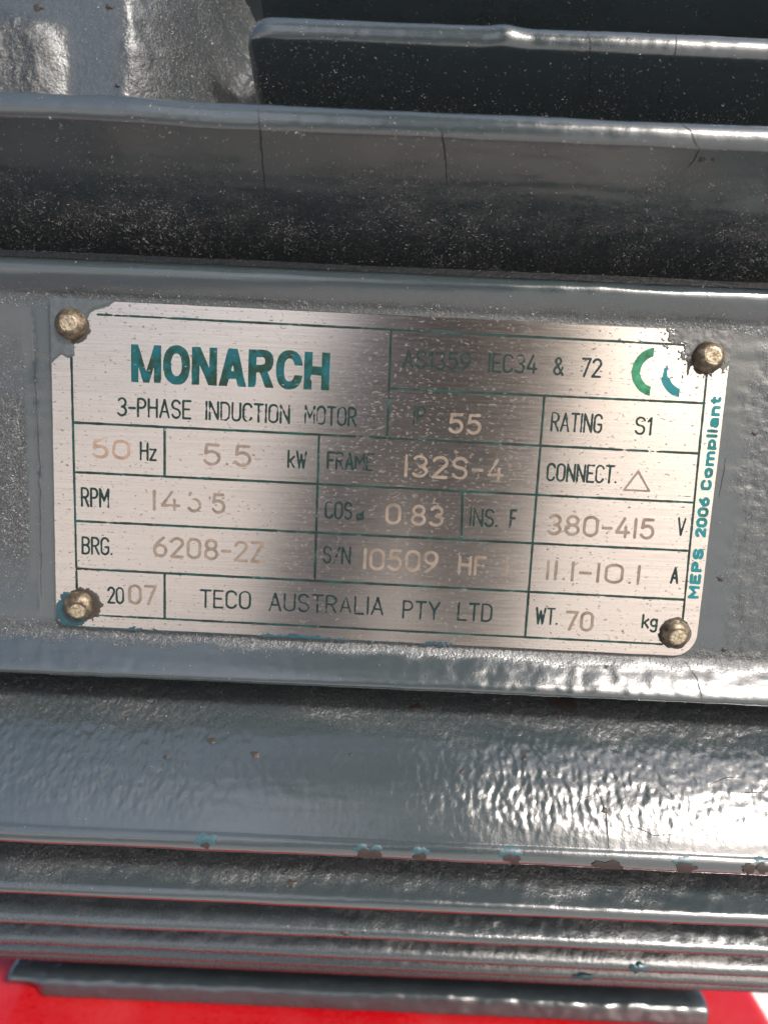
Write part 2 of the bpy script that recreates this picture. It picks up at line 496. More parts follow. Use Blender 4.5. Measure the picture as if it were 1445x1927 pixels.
def rounded_slab(poly, z0, z1, rad, seg=4):
    """horizontal slab with the outline poly (x, y), top edge rounded; returns V, F (list)"""
    poly = np.asarray(poly, float); n = len(poly)
    c = poly.mean(0)
    rings = [(0.0, z0), (0.0, z1 - rad)]
    for i in range(1, seg + 1):
        a = i / seg * math.pi / 2
        rings.append((rad * (1 - math.cos(a)), z1 - rad + rad * math.sin(a)))
    V, F = [], []
    e = np.roll(poly, -1, 0) - np.roll(poly, 1, 0); e /= np.linalg.norm(e, axis=1, keepdims=True) + 1e-9
    nin = np.stack([-e[:, 1], e[:, 0]], -1)
    if ((c - poly) * nin).sum() < 0:
        nin = -nin
    for ins, z in rings:
        for p, q in zip(poly, nin):
            V.append((p[0] + q[0] * ins, p[1] + q[1] * ins, z))
    for k in range(len(rings) - 1):
        for i in range(n):
            j = (i + 1) % n
            F.append((k * n + i, k * n + j, (k + 1) * n + j, (k + 1) * n + i))
    F.append(tuple(range((len(rings) - 1) * n, len(rings) * n)))
    F.append(tuple(range(n))[::-1])
    return np.array(V), F


def dense_poly(pts, step=1.0, rad=0):
    out = []
    pts = [np.array(p, float) for p in pts]
    for i, a in enumerate(pts):
        b = pts[(i + 1) % len(pts)]
        n = max(1, int(np.linalg.norm(b - a) / step))
        for k in range(n):
            out.append(a + (b - a) * k / n)
    return np.array(out)


# mounting foot (grid so that the cast edge can be uneven)
fp = [(100, -127.2), (70, -126.6), (52, -126.4), (48.5, -126.5), (46.9, -127.0), (46.2, -127.8), (46.0, -129.2), (46.1, -130.9), (46.6, -131.9), (50, -132.3), (70, -132.3)]
P, s = resample(fp, 0.6)
xs = np.arange(-84, 82.4, 0.7)
Xg, Sg = np.meshgrid(xs, s, indexing='ij')
Yg = np.repeat(P[None, :, 0], len(xs), 0); Zg = np.repeat(P[None, :, 1], len(xs), 0)
Yg = Yg + 8 * sstep(-75, -84, Xg) * sstep(-128.0, -130.5, Zg)
hh = 0.22 * fbm(Xg, Sg, 2.6, 3, 55) + 0.35 * fbm(Xg, Sg, 9, 2, 56)
fd = 0.4 * np.clip(0.35 * sstep(-128.5, -130, Zg) + 0.3 * fbm(Xg, Sg, 6, 3, 57), 0, 1)
G = np.stack([Xg, Yg - hh, Zg + hh * 0.7], -1)
endL = G[0].copy(); endR = G[-1].copy()
V = G.reshape(-1, 3); F = [tuple(int(v) for v in f) for f in grid_faces(*Xg.shape)]
nv = len(s)
F.append(tuple(range(nv))); F.append(tuple(range((len(xs) - 1) * nv, len(xs) * nv))[::-1])
part('mounting_foot', V, F, PAINT, motor, attrs={'dirt_shade': fd})

# ------------------------------------------------------------------ nameplate
PA = 0.006                                             # the plate sits turned by a third of a degree
ca, sa = math.cos(PA), math.sin(PA)


def on_plate(x, z, out=0.0):
    """plate coordinates -> scene mm; out = height above the face"""
    x = np.asarray(x, float); z = np.asarray(z, float)
    return np.stack([ca * x + sa * z, np.zeros_like(x) - out, -sa * x + ca * z], -1)


PW, PH, PT = 50.0, 24.9, 0.78
outl = []
for cx, cz, a0, rad in ((PW, PH, 0, 2.0), (-PW, PH, 90, 1.6), (-PW, -PH, 180, 2.0), (PW, -PH, 270, 3.6)):
    sx, sz = np.sign(cx), np.sign(cz)
    for a in np.radians(a0 + np.linspace(0, 90, 9)):
        outl.append((cx - sx * rad + rad * math.cos(a), cz - sz * rad + rad * math.sin(a)))
ol = dense_poly(outl, 2.0); n = len(ol); cen = ol.mean(0)
ol = ol + 0.05 * np.stack([fbm(ol[:, 0], ol[:, 1], 3, 2, 5), fbm(ol[:, 0], ol[:, 1], 3, 2, 6)], -1)
inn = ol * np.array([1 - 0.12 / PW, 1 - 0.12 / PH])
V = np.vstack([on_plate(ol[:, 0], ol[:, 1], -PT), on_plate(ol[:, 0], ol[:, 1], -0.12), on_plate(inn[:, 0], inn[:, 1], 0.0)])
F = [tuple(range(2 * n, 3 * n))]
for k in range(2):
    F += [(k * n + i, k * n + (i + 1) % n, (k + 1) * n + (i + 1) % n, (k + 1) * n + i) for i in range(n)]
plate = part('nameplate', V, F, PLATE, motor, smooth=False)
plate['label'] = 'brushed metal nameplate with green printing and brown stamped figures'

# --- stroke letters -> distance field -> flat mesh


def arc(cx, cy, rx, ry, a0, a1, n=14):
    a = np.radians(np.linspace(a0, a1, n))
    return [(cx + rx * math.cos(t), cy + ry * math.sin(t)) for t in a]


def oval(w, y0=0.0, y1=1.0):
    r = w / 2
    return [arc(r, y1 - r, r, r, 0, 180) + arc(r, y0 + r, r, r, 180, 360) + [(w, y1 - r)]]


W5 = 0.5
GL = {
    'A': (.54, [[(0, 0), (.27, 1), (.54, 0)], [(.1, .32), (.44, .32)]]),
    'B': (.48, [[(.24, .53)] + arc(.24, .765, .22, .235, -90, 90, 8)[1:] + [(0, 1), (0, 0)] + arc(.24, .265, .24, .265, -90, 90, 8) + [(0, .53)]]),
    'C': (.5, [arc(.25, .75, .25, .25, 15, 180) + arc(.25, .25, .25, .25, 180, 345)]),
    'D': (.5, [[(0, 0), (0, 1), (.22, 1)] + arc(.22, .72, .28, .28, 90, 0) + arc(.22, .28, .28, .28, 0, -90) + [(0, 0)]]),
    'E': (.44, [[(.44, 0), (0, 0), (0, 1), (.44, 1)], [(0, .52), (.36, .52)]]),
    'F': (.44, [[(0, 0), (0, 1), (.44, 1)], [(0, .52), (.36, .52)]]),
    'G': (.5, [arc(.25, .75, .25, .25, 15, 180) + arc(.25, .25, .25, .25, 180, 360) + [(.5, .45), (.28, .45)]]),
    'H': (.5, [[(0, 0), (0, 1)], [(.5, 0), (.5, 1)], [(0, .52), (.5, .52)]]),
    'I': (.02, [[(.01, 0), (.01, 1)]]),
    'J': (.4, [[(.4, 1), (.4, .2)] + arc(.2, .2, .2, .2, 0, -170)]),
    'K': (.5, [[(0, 0), (0, 1)], [(.5, 1), (0, .4)], [(.16, .58), (.5, 0)]]),
    'L': (.42, [[(0, 1), (0, 0), (.42, 0)]]),
    'M': (.6, [[(0, 0), (0, 1), (.3, .35), (.6, 1), (.6, 0)]]),
    'N': (.52, [[(0, 0), (0, 1), (.52, 0), (.52, 1)]]),
    'O': (.52, oval(.52)),
    'P': (.46, [[(0, 0), (0, 1), (.22, 1)] + arc(.22, .74, .24, .26, 90, -90, 10) + [(0, .48)]]),
    'R': (.48, [[(0, 0), (0, 1), (.22, 1)] + arc(.22, .745, .25, .255, 90, -90, 10) + [(0, .49)], [(.22, .49), (.48, 0)]]),
    'S': (.48, [arc(.24, .755, .235, .245, 20, 270, 14) + arc(.24, .255, .24, .255, 90, -160, 14)]),
    'T': (.5, [[(0, 1), (.5, 1)], [(.25, 1), (.25, 0)]]),
    'U': (.5, [[(0, 1), (0, .25)] + arc(.25, .25, .25, .25, 180, 360) + [(.5, 1)]]),
    'V': (.5, [[(0, 1), (.25, 0), (.5, 1)]]),
    'W': (.66, [[(0, 1), (.17, 0), (.33, .8), (.49, 0), (.66, 1)]]),
    'Y': (.52, [[(0, 1), (.26, .5), (.52, 1)], [(.26, .5), (.26, 0)]]),
    'Z': (.5, [[(0, 1), (.5, 1), (0, 0), (.5, 0)]]),
    '0': (.54, oval(.54)),
    '1': (.02, [[(.01, 0), (.01, 1)]]),
    '|': (.16, [[(.15, 0), (.15, 1), (0, .78)]]),
    '2': (.5, [arc(.25, .74, .25, .26, 165, -20, 12) + [(0, 0), (.5, 0)]]),
    '3': (.5, [arc(.25, .75, .23, .25, 150, -90, 12) + arc(.24, .255, .26, .255, 80, -150, 12)]),
    '4': (.52, [[(.38, 0), (.38, .55)], [(.3, 1), (0, .25), (.52, .25)]]),
    '5': (.5, [[(.46, 1), (.08, 1), (.04, .56)] + arc(.24, .33, .26, .33, 125, -150, 14)]),
    '6': (.52, [[(.4, 1)] + arc(.3, .3, .3, .5, 115, 175, 6) + arc(.26, .3, .26, .3, 180, 540, 22)]),
    '7': (.5, [[(0, 1), (.5, 1), (.16, 0)]]),
    '8': (.52, [arc(.26, .76, .22, .24, 0, 360, 20), arc(.26, .265, .26, .265, 0, 360, 22)]),
    '9': (.52, [arc(.26, .7, .26, .3, 0, 360, 22), [(.52, .7)] + arc(.22, .7, .3, .5, -5, -65, 6) + [(.12, 0)]]),
    '-': (.34, [[(0, .45), (.34, .45)]]),
    '.': (.04, [[(.02, .03), (.021, .031)]]),
    '/': (.4, [[(0, -.05), (.4, 1)]]),
    '&': (.58, [[(.58, .0), (.12, .68)] + arc(.25, .79, .16, .2, 190, -30, 10) + [(.08, .38)] + arc(.22, .22, .22, .22, 140, 320, 10) + [(.56, .42)]]),
    'k': (.42, [[(0, 0), (0, 1)], [(.4, .66), (0, .28)], [(.14, .42), (.42, 0)]]),
    'g': (.42, [arc(.21, .42, .21, .27, 0, 360, 18), [(.42, .68), (.42, -.1)] + arc(.21, -.1, .21, .2, 0, -150, 9)]),
    'z': (.4, [[(0, .62), (.4, .62), (0, 0), (.4, 0)]]),
    '@': (.7, [arc(.32, .4, .3, .34, 0, 360, 18), [(.1, -.15), (.6, 1.0)]]),
    'o': (.5, [arc(.25, .35, .25, .35, 0, 360, 20)]),
    'm': (.78, [[(0, 0), (0, .7)], arc(.195, .47, .195, .21, 180, 0, 8) + [(.39, 0)], arc(.585, .47, .195, .21, 180, 0, 8) + [(.78, 0)]]),
    'p': (.48, [arc(.24, .35, .24, .33, 0, 360, 18), [(0, .7), (0, -.06)]]),
    'l': (.02, [[(.01, 0), (.01, 1)]]),
    'i': (.02, [[(.01, 0), (.01, .68)], [(.01, .97), (.011, .971)]]),
    'a': (.46, [arc(.23, .5, .22, .2, 150, 0, 8) + [(.45, 0)], [(.45, .42)] + arc(.22, .2, .22, .2, 80, 330, 12)]),
    'n': (.46, [[(0, 0), (0, .7)], arc(.23, .45, .23, .23, 180, 0, 8) + [(.46, 0)]]),
    't': (.3, [[(.12, .95), (.12, .16)] + arc(.24, .16, .12, .14, 180, 290, 5), [(0, .68), (.3, .68)]]),
    ' ': (.3, []),
}


def seg_dist(X, Z, pts):
    d = np.full(X.shape, 1e9)
    for (ax, az), (bx, bz) in zip(pts[:-1], pts[1:]):
        ex, ez = bx - ax, bz - az
        L = ex * ex + ez * ez + 1e-12
        t = np.clip(((X - ax) * ex + (Z - az) * ez) / L, 0, 1)
        d = np.minimum(d, np.hypot(X - ax - t * ex, Z - az - t * ez))
    return d


def field_mesh(X, Z, D, out, V, F, merge=True):
    """filled region D < 0 of a regular grid -> polygons appended to V, F"""
    nx, nz = X.shape
    ins = D < 0
    cnt = ins[:-1, :-1].astype(int) + ins[1:, :-1] + ins[1:, 1:] + ins[:-1, 1:]
    full = cnt == 4
    xs, zs = X[:, 0], Z[0]
    for j in range(nz - 1):
        i = 0; row = full[:, j]
        if not row.any():
            continue
        idx = np.flatnonzero(np.diff(np.concatenate([[0], row.astype(int), [0]])))
        runs = list(zip(idx[::2], idx[1::2])) if merge else [(q, q + 1) for q in np.flatnonzero(row)]
        for a, b in runs:
            k = len(V)
            V += [(xs[a], zs[j]), (xs[b], zs[j]), (xs[b], zs[j + 1]), (xs[a], zs[j + 1])]
            F.append((k, k + 1, k + 2, k + 3))
    for i, j in zip(*np.nonzero((cnt > 0) & (cnt < 4))):
        cs = ((i, j), (i + 1, j), (i + 1, j + 1), (i, j + 1)); poly = []
        for q in range(4):
            a, b = cs[q], cs[(q + 1) % 4]
            da, db = D[a], D[b]
            if da < 0:
                poly.append((xs[a[0]], zs[a[1]]))
            if (da < 0) != (db < 0):
                t = da / (da - db)
                poly.append((xs[a[0]] + t * (xs[b[0]] - xs[a[0]]), zs[a[1]] + t * (zs[b[1]] - zs[a[1]])))
        if len(poly) >= 3:
            k = len(V); V += poly; F.append(tuple(range(k, k + len(poly))))


def wear_noise(X, Z, seed):
    return 0.6 * fbm(X / 1.7, Z, 0.5, 3, 200 + seed) + 0.55 * fbm(X / 1.3, Z, 1.6, 2, 240 + seed)


def flat_part(name, V, F, mat, out):
    V = np.asarray(V, float)
    P3 = on_plate(V[:, 0], V[:, 1], out)
    return part(name, P3, F, mat, plate, smooth=False)


def text_part(txt, style, x0, z0, x1, z1, h, wear, seed):
    sw = {'N': 0.39, 'S': 0.53, 'C': 0.52}[style]
    gap = {'N': 0.20, 'S': 0.25, 'C': 0.28}[style]
    natural = sum(GL[c][0] for c in txt) + gap * (len(txt) - 1)
    W = x1 - x0 - sw; hh = h - sw
    kx = W / natural if natural > 0.1 else 1.0
    V, F = [], []
    pen = x0 + sw / 2; res = 0.07
    for c in txt:
        w, strokes = GL[c]
        slope = (z1 - z0) / max(1e-6, x1 - x0)
        zb = z0 + (pen - x0) * slope + sw / 2
        gx = np.arange(pen - sw, pen + w * kx + sw, res); gz = np.arange(zb - 0.35 * hh - sw, zb + hh + sw, res)
        X, Z = np.meshgrid(gx, gz, indexing='ij')
        D = np.full(X.shape, 1e9)
        for st in strokes:
            D = np.minimum(D, seg_dist(X, Z, [(pen + p[0] * kx, zb + p[1] * hh) for p in st]))
        D = D - sw / 2
        wn_ = wear_noise(X, Z, seed)
        D = D + 0.05 * wn_ + wear * 0.42 * np.clip(wn_ - 0.28 + 0.22 * wear, 0, 1) + 0.03
        field_mesh(X, Z, D, 0, V, F)
        pen += (w + gap) * kx
    if V:
        mat = INK if style == 'N' else STAMP
        if txt == '50':
            mat = RUST
        flat_part('lettering', V, F, mat, 0.012)


TEXTS = [
    ('3-PHASE', 'N', -40.30, 8.11, -29.06, 8.15, 2.96, 0.25), ('INDUCTION', 'N', -27.07, 8.17, -14.32, 8.21, 2.95, 0.75),
    ('MOTOR', 'N', -12.25, 8.27, -4.37, 8.31, 2.95, 0.80), ('50', 'S', -44.11, 1.58, -38.24, 1.63, 3.05, 0.90),
    ('Hz', 'N', -36.87, 1.62, -34.22, 1.63, 2.97, 0.25), ('5.5', 'S', -27.34, 1.37, -19.94, 1.42, 3.45, 0.10),
    ('kW', 'N', -14.60, 1.60, -11.57, 1.63, 2.81, 0.60), ('FRAME', 'N', -8.66, 1.70, -1.54, 1.73, 2.81, 0.80),
    ('132S-4', 'S', 3.04, 1.11, 18.16, 1.14, 3.53, 0.45), ('AS|359', 'N', 1.91, 17.18, 12.12, 17.26, 2.84, 0.40),
    ('IEC34', 'N', 14.55, 17.26, 21.89, 17.31, 2.92, 0.35), ('&', 'N', 24.17, 17.30, 25.82, 17.30, 2.77, 0.30),
    ('72', 'N', 28.25, 17.23, 31.37, 17.23, 2.92, 0.30), ('IP', 'N', 3.95, 8.99, 5.90, 9.01, 2.91, 0.60),
    ('55', 'S', 9.26, 7.99, 14.28, 8.00, 3.15, 0.15), ('RATING', 'N', 24.46, 9.06, 32.24, 9.09, 2.98, 0.30),
    ('S|', 'N', 37.00, 9.16, 39.62, 9.17, 2.83, 0.30), ('CONNECT.', 'N', 24.44, 1.54, 35.18, 1.67, 2.89, 0.35),
    ('RPM', 'N', -45.86, -5.90, -41.43, -5.93, 3.11, 0.25), ('14', 'S', -34.93, -5.93, -30.62, -5.96, 3.27, 0.60),
    ('5', 'S', -29.65, -5.95, -27.37, -5.96, 3.27, 1.70), ('5', 'S', -25.99, -5.97, -23.72, -5.98, 3.27, 0.50),
    ('BRG.', 'N', -45.84, -13.33, -40.95, -13.29, 2.92, 0.20), ('6208-2Z', 'S', -34.83, -13.18, -17.63, -13.31, 3.42, 0.30),
    ('20', 'N', -41.94, -20.95, -39.23, -20.94, 2.81, 0.10), ('07', 'S', -38.71, -20.91, -34.17, -20.89, 3.32, 0.10),
    ('TECO', 'N', -27.55, -20.89, -19.53, -20.78, 3.06, 0.10), ('AUSTRALIA', 'N', -16.84, -20.85, 1.11, -20.69, 3.06, 0.50),
    ('PTY', 'N', 3.92, -21.03, 9.84, -21.01, 3.06, 0.20), ('LTD', 'N', 12.44, -20.93, 17.94, -20.89, 3.06, 0.20),
    ('COS', 'N', -8.70, -5.89, -4.44, -5.87, 2.86, 0.35), ('@', 'N', -3.99, -5.93, -2.37, -5.93, 1.64, 0.80),
    ('0.83', 'S', 0.57, -6.25, 9.50, -6.27, 3.35, 0.30), ('INS.', 'N', 13.33, -5.96, 17.75, -5.90, 2.94, 0.25),
    ('F', 'N', 19.43, -5.86, 20.56, -5.85, 2.94, 0.50), ('380-415', 'S', 25.19, -6.68, 41.62, -6.63, 3.36, 0.10),
    ('V', 'N', 44.89, -5.80, 46.27, -5.81, 2.94, 0.20), ('S/N', 'N', -8.71, -12.85, -4.35, -12.84, 2.83, 0.70),
    ('10509', 'S', -2.52, -13.54, 9.09, -13.45, 3.50, 0.10), ('HF', 'S', 12.07, -13.59, 16.49, -13.54, 3.17, 0.90),
    ('J', 'S', 18.62, -13.51, 19.93, -13.49, 3.17, 0.50), ('11.1-10.1', 'S', 25.60, -13.74, 40.17, -13.81, 3.25, 0.10),
    ('A', 'N', 44.72, -13.31, 46.07, -13.30, 2.75, 0.20), ('WT.', 'N', 24.53, -20.88, 28.17, -20.86, 2.89, 0.20),
    ('70', 'S', 29.23, -21.63, 33.70, -21.62, 3.32, 0.05), ('kg', 'N', 41.05, -20.64, 43.61, -20.67, 2.38, 0.20),
]
for i, t in enumerate(TEXTS):
    text_part(*t, seed=i % 13)

# the maker's name in heavy letters: shapes in a unit box, height 1


def in_poly(X, Z, pts):
    c = np.zeros(X.shape, bool); n = len(pts)
    for i in range(n):
        (x1, z1), (x2, z2) = pts[i], pts[(i + 1) % n]
        if z1 == z2:
            continue
        cond = ((z1 > Z) != (z2 > Z)) & (X < (x2 - x1) * (Z - z1) / (z2 - z1) + x1)
        c ^= cond
    return c


def heavy(ch, u, v):
    """signed field (<0 inside) for u, v in letter units (v 0..1)"""
    def box(a, b, c, d):
        return np.maximum(np.maximum(a - u, u - b), np.maximum(c - v, v - d))

    def para(x0, x1, w, v0=0.0, v1=1.0):                  # slanted bar from x0 at v0 to x1 at v1
        xc = x0 + (x1 - x0) * (v - v0) / (v1 - v0)
        return np.maximum(np.maximum(xc - u, u - xc - w), np.maximum(v0 - v, v - v1))

    def ell(cx, cy, rx, ry, p=2.3):
        return ((np.abs((u - cx) / rx) ** p + np.abs((v - cy) / ry) ** p) ** (1 / p) - 1) * min(rx, ry)
    if ch == 'M':
        d = np.minimum(box(0, .22, 0, 1), box(.68, .90, 0, 1))
        return np.minimum(d, np.minimum(para(.36, .02, .19), para(.35, .69, .19)))
    if ch == 'N':
        return np.minimum(np.minimum(box(0, .23, 0, 1), box(.52, .75, 0, 1)), para(.50, .0, .25))
    if ch == 'H':
        return np.minimum(np.minimum(box(0, .24, 0, 1), box(.52, .76, 0, 1)), box(.1, .6, .39, .62))
    if ch == 'O':
        return np.maximum(ell(.40, .5, .40, .52), -ell(.40, .5, .155, .30))
    if ch == 'C':
        d = np.maximum(ell(.40, .5, .40, .52), -ell(.40, .5, .16, .30))
        return np.maximum(d, -np.maximum(np.maximum(.42 - u, .36 - v), v - .63))
    if ch == 'A':
        d = np.minimum(para(0, .27, .25), para(.57, .30, .25))
        return np.minimum(d, box(.2, .62, .2, .40))
    if ch == 'R':
        bowl = np.maximum(np.maximum(ell(.36, .70, .38, .305, 2.6), .30 - u + 0 * v), -ell(.33, .71, .17, .105, 2.6))
        d = np.minimum(box(0, .24, 0, 1), np.minimum(bowl, np.minimum(box(.1, .38, .80, 1), box(.1, .38, .395, .60))))
        d = np.maximum(d, -np.maximum(box(.24, .40, .62, .79), 0 * u - 1))
        return np.minimum(d, para(.52, .33, .25, 0, .42))
    return np.full(u.shape, 1.0)


mon_w = {'M': .90, 'O': .80, 'N': .75, 'A': .82, 'R': .77, 'C': .78, 'H': .76}
word = 'MONARCH'; tot = sum(mon_w[c] for c in word) + .055 * 6
x0, x1, zb, hh = -38.11, -8.70, 13.32, 5.50
kx = (x1 - x0) / tot; pen = x0; V, F = [], []
for q, c in enumerate(word):
    w = mon_w[c] * kx
    gx = np.arange(pen - 0.3, pen + w + 0.3, 0.07); gz = np.arange(zb - 0.4, zb + hh + 0.6, 0.07)
    X, Z = np.meshgrid(gx, gz, indexing='ij')
    D = heavy(c, (X - pen) / kx, (Z - zb - 0.006 * (X - x0)) / hh) * 5.0
    wn_ = wear_noise(X, Z, 30 + q)
    D = D + 0.05 * wn_ + 0.9 * np.clip(wn_ - 0.52, 0, 1)
    field_mesh(X, Z, D, 0, V, F)
    pen += w + .055 * kx
flat_part('lettering', V, F, TEAL, 0.012)

# compliance line running up the right margin
V, F = [], []
for txt, z_a, z_b in (('MEPS', -15.5, -7.58), ('2006', -5.84, 0.37), ('Compliant', 1.39, 15.43)):
    sw, gap, h = 0.50, 0.30, 1.72
    xb = 49.45
    nat = sum(GL[c][0] for c in txt) + gap * (len(txt) - 1)
    kx = (z_b - z_a - sw) / nat; pen = z_a + sw / 2; hh = h - sw
    for c in txt:
        w, strokes = GL[c]
        gx = np.arange(xb - h - 0.5, xb + 0.45, 0.07); gz = np.arange(pen - sw, pen + w * kx + sw, 0.07)
        X, Z = np.meshgrid(gx, gz, indexing='ij'); D = np.full(X.shape, 1e9)
        for st in strokes:
            D = np.minimum(D, seg_dist(X, Z, [(xb - sw / 2 - p[1] * hh, pen + p[0] * kx) for p in st]))
        wn_ = wear_noise(X, Z, 41)
        D = D - sw / 2 + 0.04 * wn_ + 0.5 * np.clip(wn_ - 0.45, 0, 1)
        field_mesh(X, Z, D, 0, V, F); pen += (w + gap) * kx
flat_part('lettering', V, F, TEAL_SIDE, 0.012)

# CE mark (two open rings, the second half lost under the paint), delta sign
for cx, cz, r0, r1, cut, mat, wr in ((39.3, 18.55, 2.25, 3.55, 38.75, GREEN, 0.5), (43.55, 18.45, 2.2, 3.45, 43.1, TEAL_SIDE, 0.9)):
    X, Z = np.meshgrid(np.arange(cx - 4, cx + 0.5, 0.07), np.arange(cz - 4, cz + 4, 0.07), indexing='ij')
    rr = np.hypot(X - cx, Z - cz)
    D = np.maximum(np.maximum(rr - r1, r0 - rr), X - cut)
    if mat is not GREEN:
        D = D + np.clip(Z - 17.6, 0, 2) * (0.5 + 0.6 * fbm(X, Z, 0.6, 3, 54))
    wn_ = wear_noise(X, Z, 51); D = D + 0.06 * wn_ + wr * np.clip(wn_ - 0.45, 0, 1)
    V, F = [], []; field_mesh(X, Z, D, 0, V, F); flat_part('conformity_mark', V, F, mat, 0.012)
X, Z = np.meshgrid(np.arange(35.8, 40.8, 0.07), np.arange(0.3, 4.4, 0.07), indexing='ij')
D = seg_dist(X, Z, [(36.35, .85), (40.15, .85), (38.2, 3.75), (36.35, .85)]) - 0.16 + 0.05 * wear_noise(X, Z, 3)
V, F = [], []; field_mesh(X, Z, D, 0, V, F); flat_part('delta_symbol', V, F, STAMP, 0.012)

LINES = [(-43.0, 22.85, 43.5, 22.64), (-46.98, 19.0, -46.61, -20.0), (46.8, 19.4, 47.38, -19.6), (-44.2, -22.91, 44.6, -23.01),
         (-46.77, 6.88, 46.91, 6.87), (0.31, 14.25, 46.98, 14.34), (-46.72, -0.60, 46.98, -0.56), (-46.58, -8.12, 46.88, -8.02),
         (-46.55, -15.59, 47.12, -15.72), (0.08, 22.45, 0.27, 7.1), (23.23, 14.1, 23.26, -22.7), (-33.09, 6.65, -33.06, -0.38),
         (-9.93, 6.65, -9.80, -15.4), (12.06, -0.8, 12.34, -7.85), (-32.99, -15.8, -32.96, -22.7)]
for i, (ax, az, bx, bz) in enumerate(LINES):
    horiz = abs(bx - ax) > abs(bz - az)
    pd = 0.5
    X, Z = np.meshgrid(np.arange(min(ax, bx) - pd, max(ax, bx) + pd, 0.14 if horiz else 0.08),
                       np.arange(min(az, bz) - pd, max(az, bz) + pd, 0.08 if horiz else 0.14), indexing='ij')
    D = seg_dist(X, Z, [(ax, az), (bx, bz)]) - (0.17 if i < 4 else 0.185)
    wn_ = wear_noise(X, Z, 60 + i)
    D = D + 0.06 * wn_ + 0.5 * np.clip(wn_ - 0.5, 0, 1)
    V, F = [], []; field_mesh(X, Z, D, 0, V, F)
    flat_part('ruling_line', V, F, INK_LINE, 0.008 if horiz else 0.016)

# rivets: domed heads with a hammered flat on top
t = NT('tarnished_brass'); v = t.coord(); f = t.noise(v, 0.9, 5, 0.65); f2 = t.noise(v, 3.0, 3, 0.6)
tilt = t.attr('worn')
col = t.ramp(f, [(0.3, (0.025, 0.02, 0.015)), (0.5, (0.10, 0.08, 0.055)), (0.68, (0.24, 0.20, 0.14))])
col = t.mix(tilt, col, t.ramp(f2, [(0.35, (0.17, 0.13, 0.08)), (0.65, (0.48, 0.42, 0.31))]))
BRASS = t.set(Base_Color=col, Metallic=0.7, Roughness=t.math('ADD', 0.36, t.math('MULTIPLY', f2, 0.25)), Normal=t.bump(f2, 0.00006, 0.9))
RIV = [(-46.88, 21.27, 2.35, 0.25, 0.1), (46.75, 21.06, 2.35, 0.3, 0.3), (46.40, -21.17, 2.3, 0.1, -0.1), (-46.26, -21.40, 2.35, 0.25, -0.55)]
for k, (rx, rz, rad, ox, oz) in enumerate(RIV):
    na, nr = 40, 22
    V = []; wv = []
    for i in range(nr):
        q = i / (nr - 1)
        rr = rad * (1 - q) ** 0.9 if i < nr - 1 else 0.0
        for j in range(na):
            a = 2 * math.pi * j / na
            x, z = rr * math.cos(a), rr * math.sin(a)
            hgt = 1.75 * math.sqrt(max(0.0, 1 - (rr / rad) ** 2.2))
            fl = math.hypot(x - ox, z - oz)
            worn = 1.0 if fl < 1.12 else 0.0
            hgt = min(hgt, 1.42 + 0.12 * (x * (0.4 if k != 3 else -0.8) + z * (0.5 if k != 3 else 1.2)) if fl < 1.3 else hgt)
            V.append((rx + x, rz + z, hgt)); wv.append(worn)
    V = np.array(V)
    V[:, 2] += 0.06 * fbm(V[:, 0], V[:, 1], 0.8, 2, 300 + k)
    V[:na, 2] = -0.05
    P3 = on_plate(V[:, 0], V[:, 1]); P3[:, 1] = -V[:, 2]
    F = [(i * na + j, i * na + (j + 1) % na, (i + 1) * na + (j + 1) % na, (i + 1) * na + j) for i in range(nr - 1) for j in range(na)]
    part('rivet', P3, F, BRASS, plate, attrs={'worn': wv})

# grime rings and overspray on the plate corners, thin uneven skins
GRIME = plain('black_grime', (0.020, 0.015, 0.012), 0.6, 0, 0.6, 2.0, 0.00006)
OVER = paint_material('grey_overspray', (0.024, 0.031, 0.034), (0.036, 0.044, 0.046), 0.33)
DARKP = paint_material('dark_overspray', (0.022, 0.024, 0.025), (0.034, 0.037, 0.038), 0.4)
TEALP = plain('old_teal_paint', (0.008, 0.035, 0.045), 0.35, 0, 0.5, 1.4, 0.00004)


def skin(name, mat, x0, x1, z0, z1, fn, out=0.03, label=None, dirt_shade=False):
    X, Z = np.meshgrid(np.arange(x0, x1, 0.09), np.arange(z0, z1, 0.09), indexing='ij')
    V, F = [], []; field_mesh(X, Z, fn(X, Z), 0, V, F, False)
    if not V:
        return
    V = np.asarray(V)
    dep = np.clip(-fn(V[:, 0], V[:, 1]), 0, 1)
    P3 = on_plate(V[:, 0], V[:, 1]); P3[:, 1] = -(0.015 + out * 3.5 * sstep(0, 0.45, dep) * (1 + 0.6 * fbm(V[:, 0], V[:, 1], 0.9, 2, 71)))
    part(name, P3, F, mat, plate, smooth=True, attrs={'dirt_shade': np.full(len(V), 0.05)} if dirt_shade else None)


def poly_field(pts):
    def fn(X, Z):
        ins = in_poly(X, Z, pts)
        d = seg_dist(X, Z, list(pts) + [pts[0]])
        return np.where(ins, -d, d) + 0.22 * fbm(X, Z, 1.1, 3, 77)
    return fn


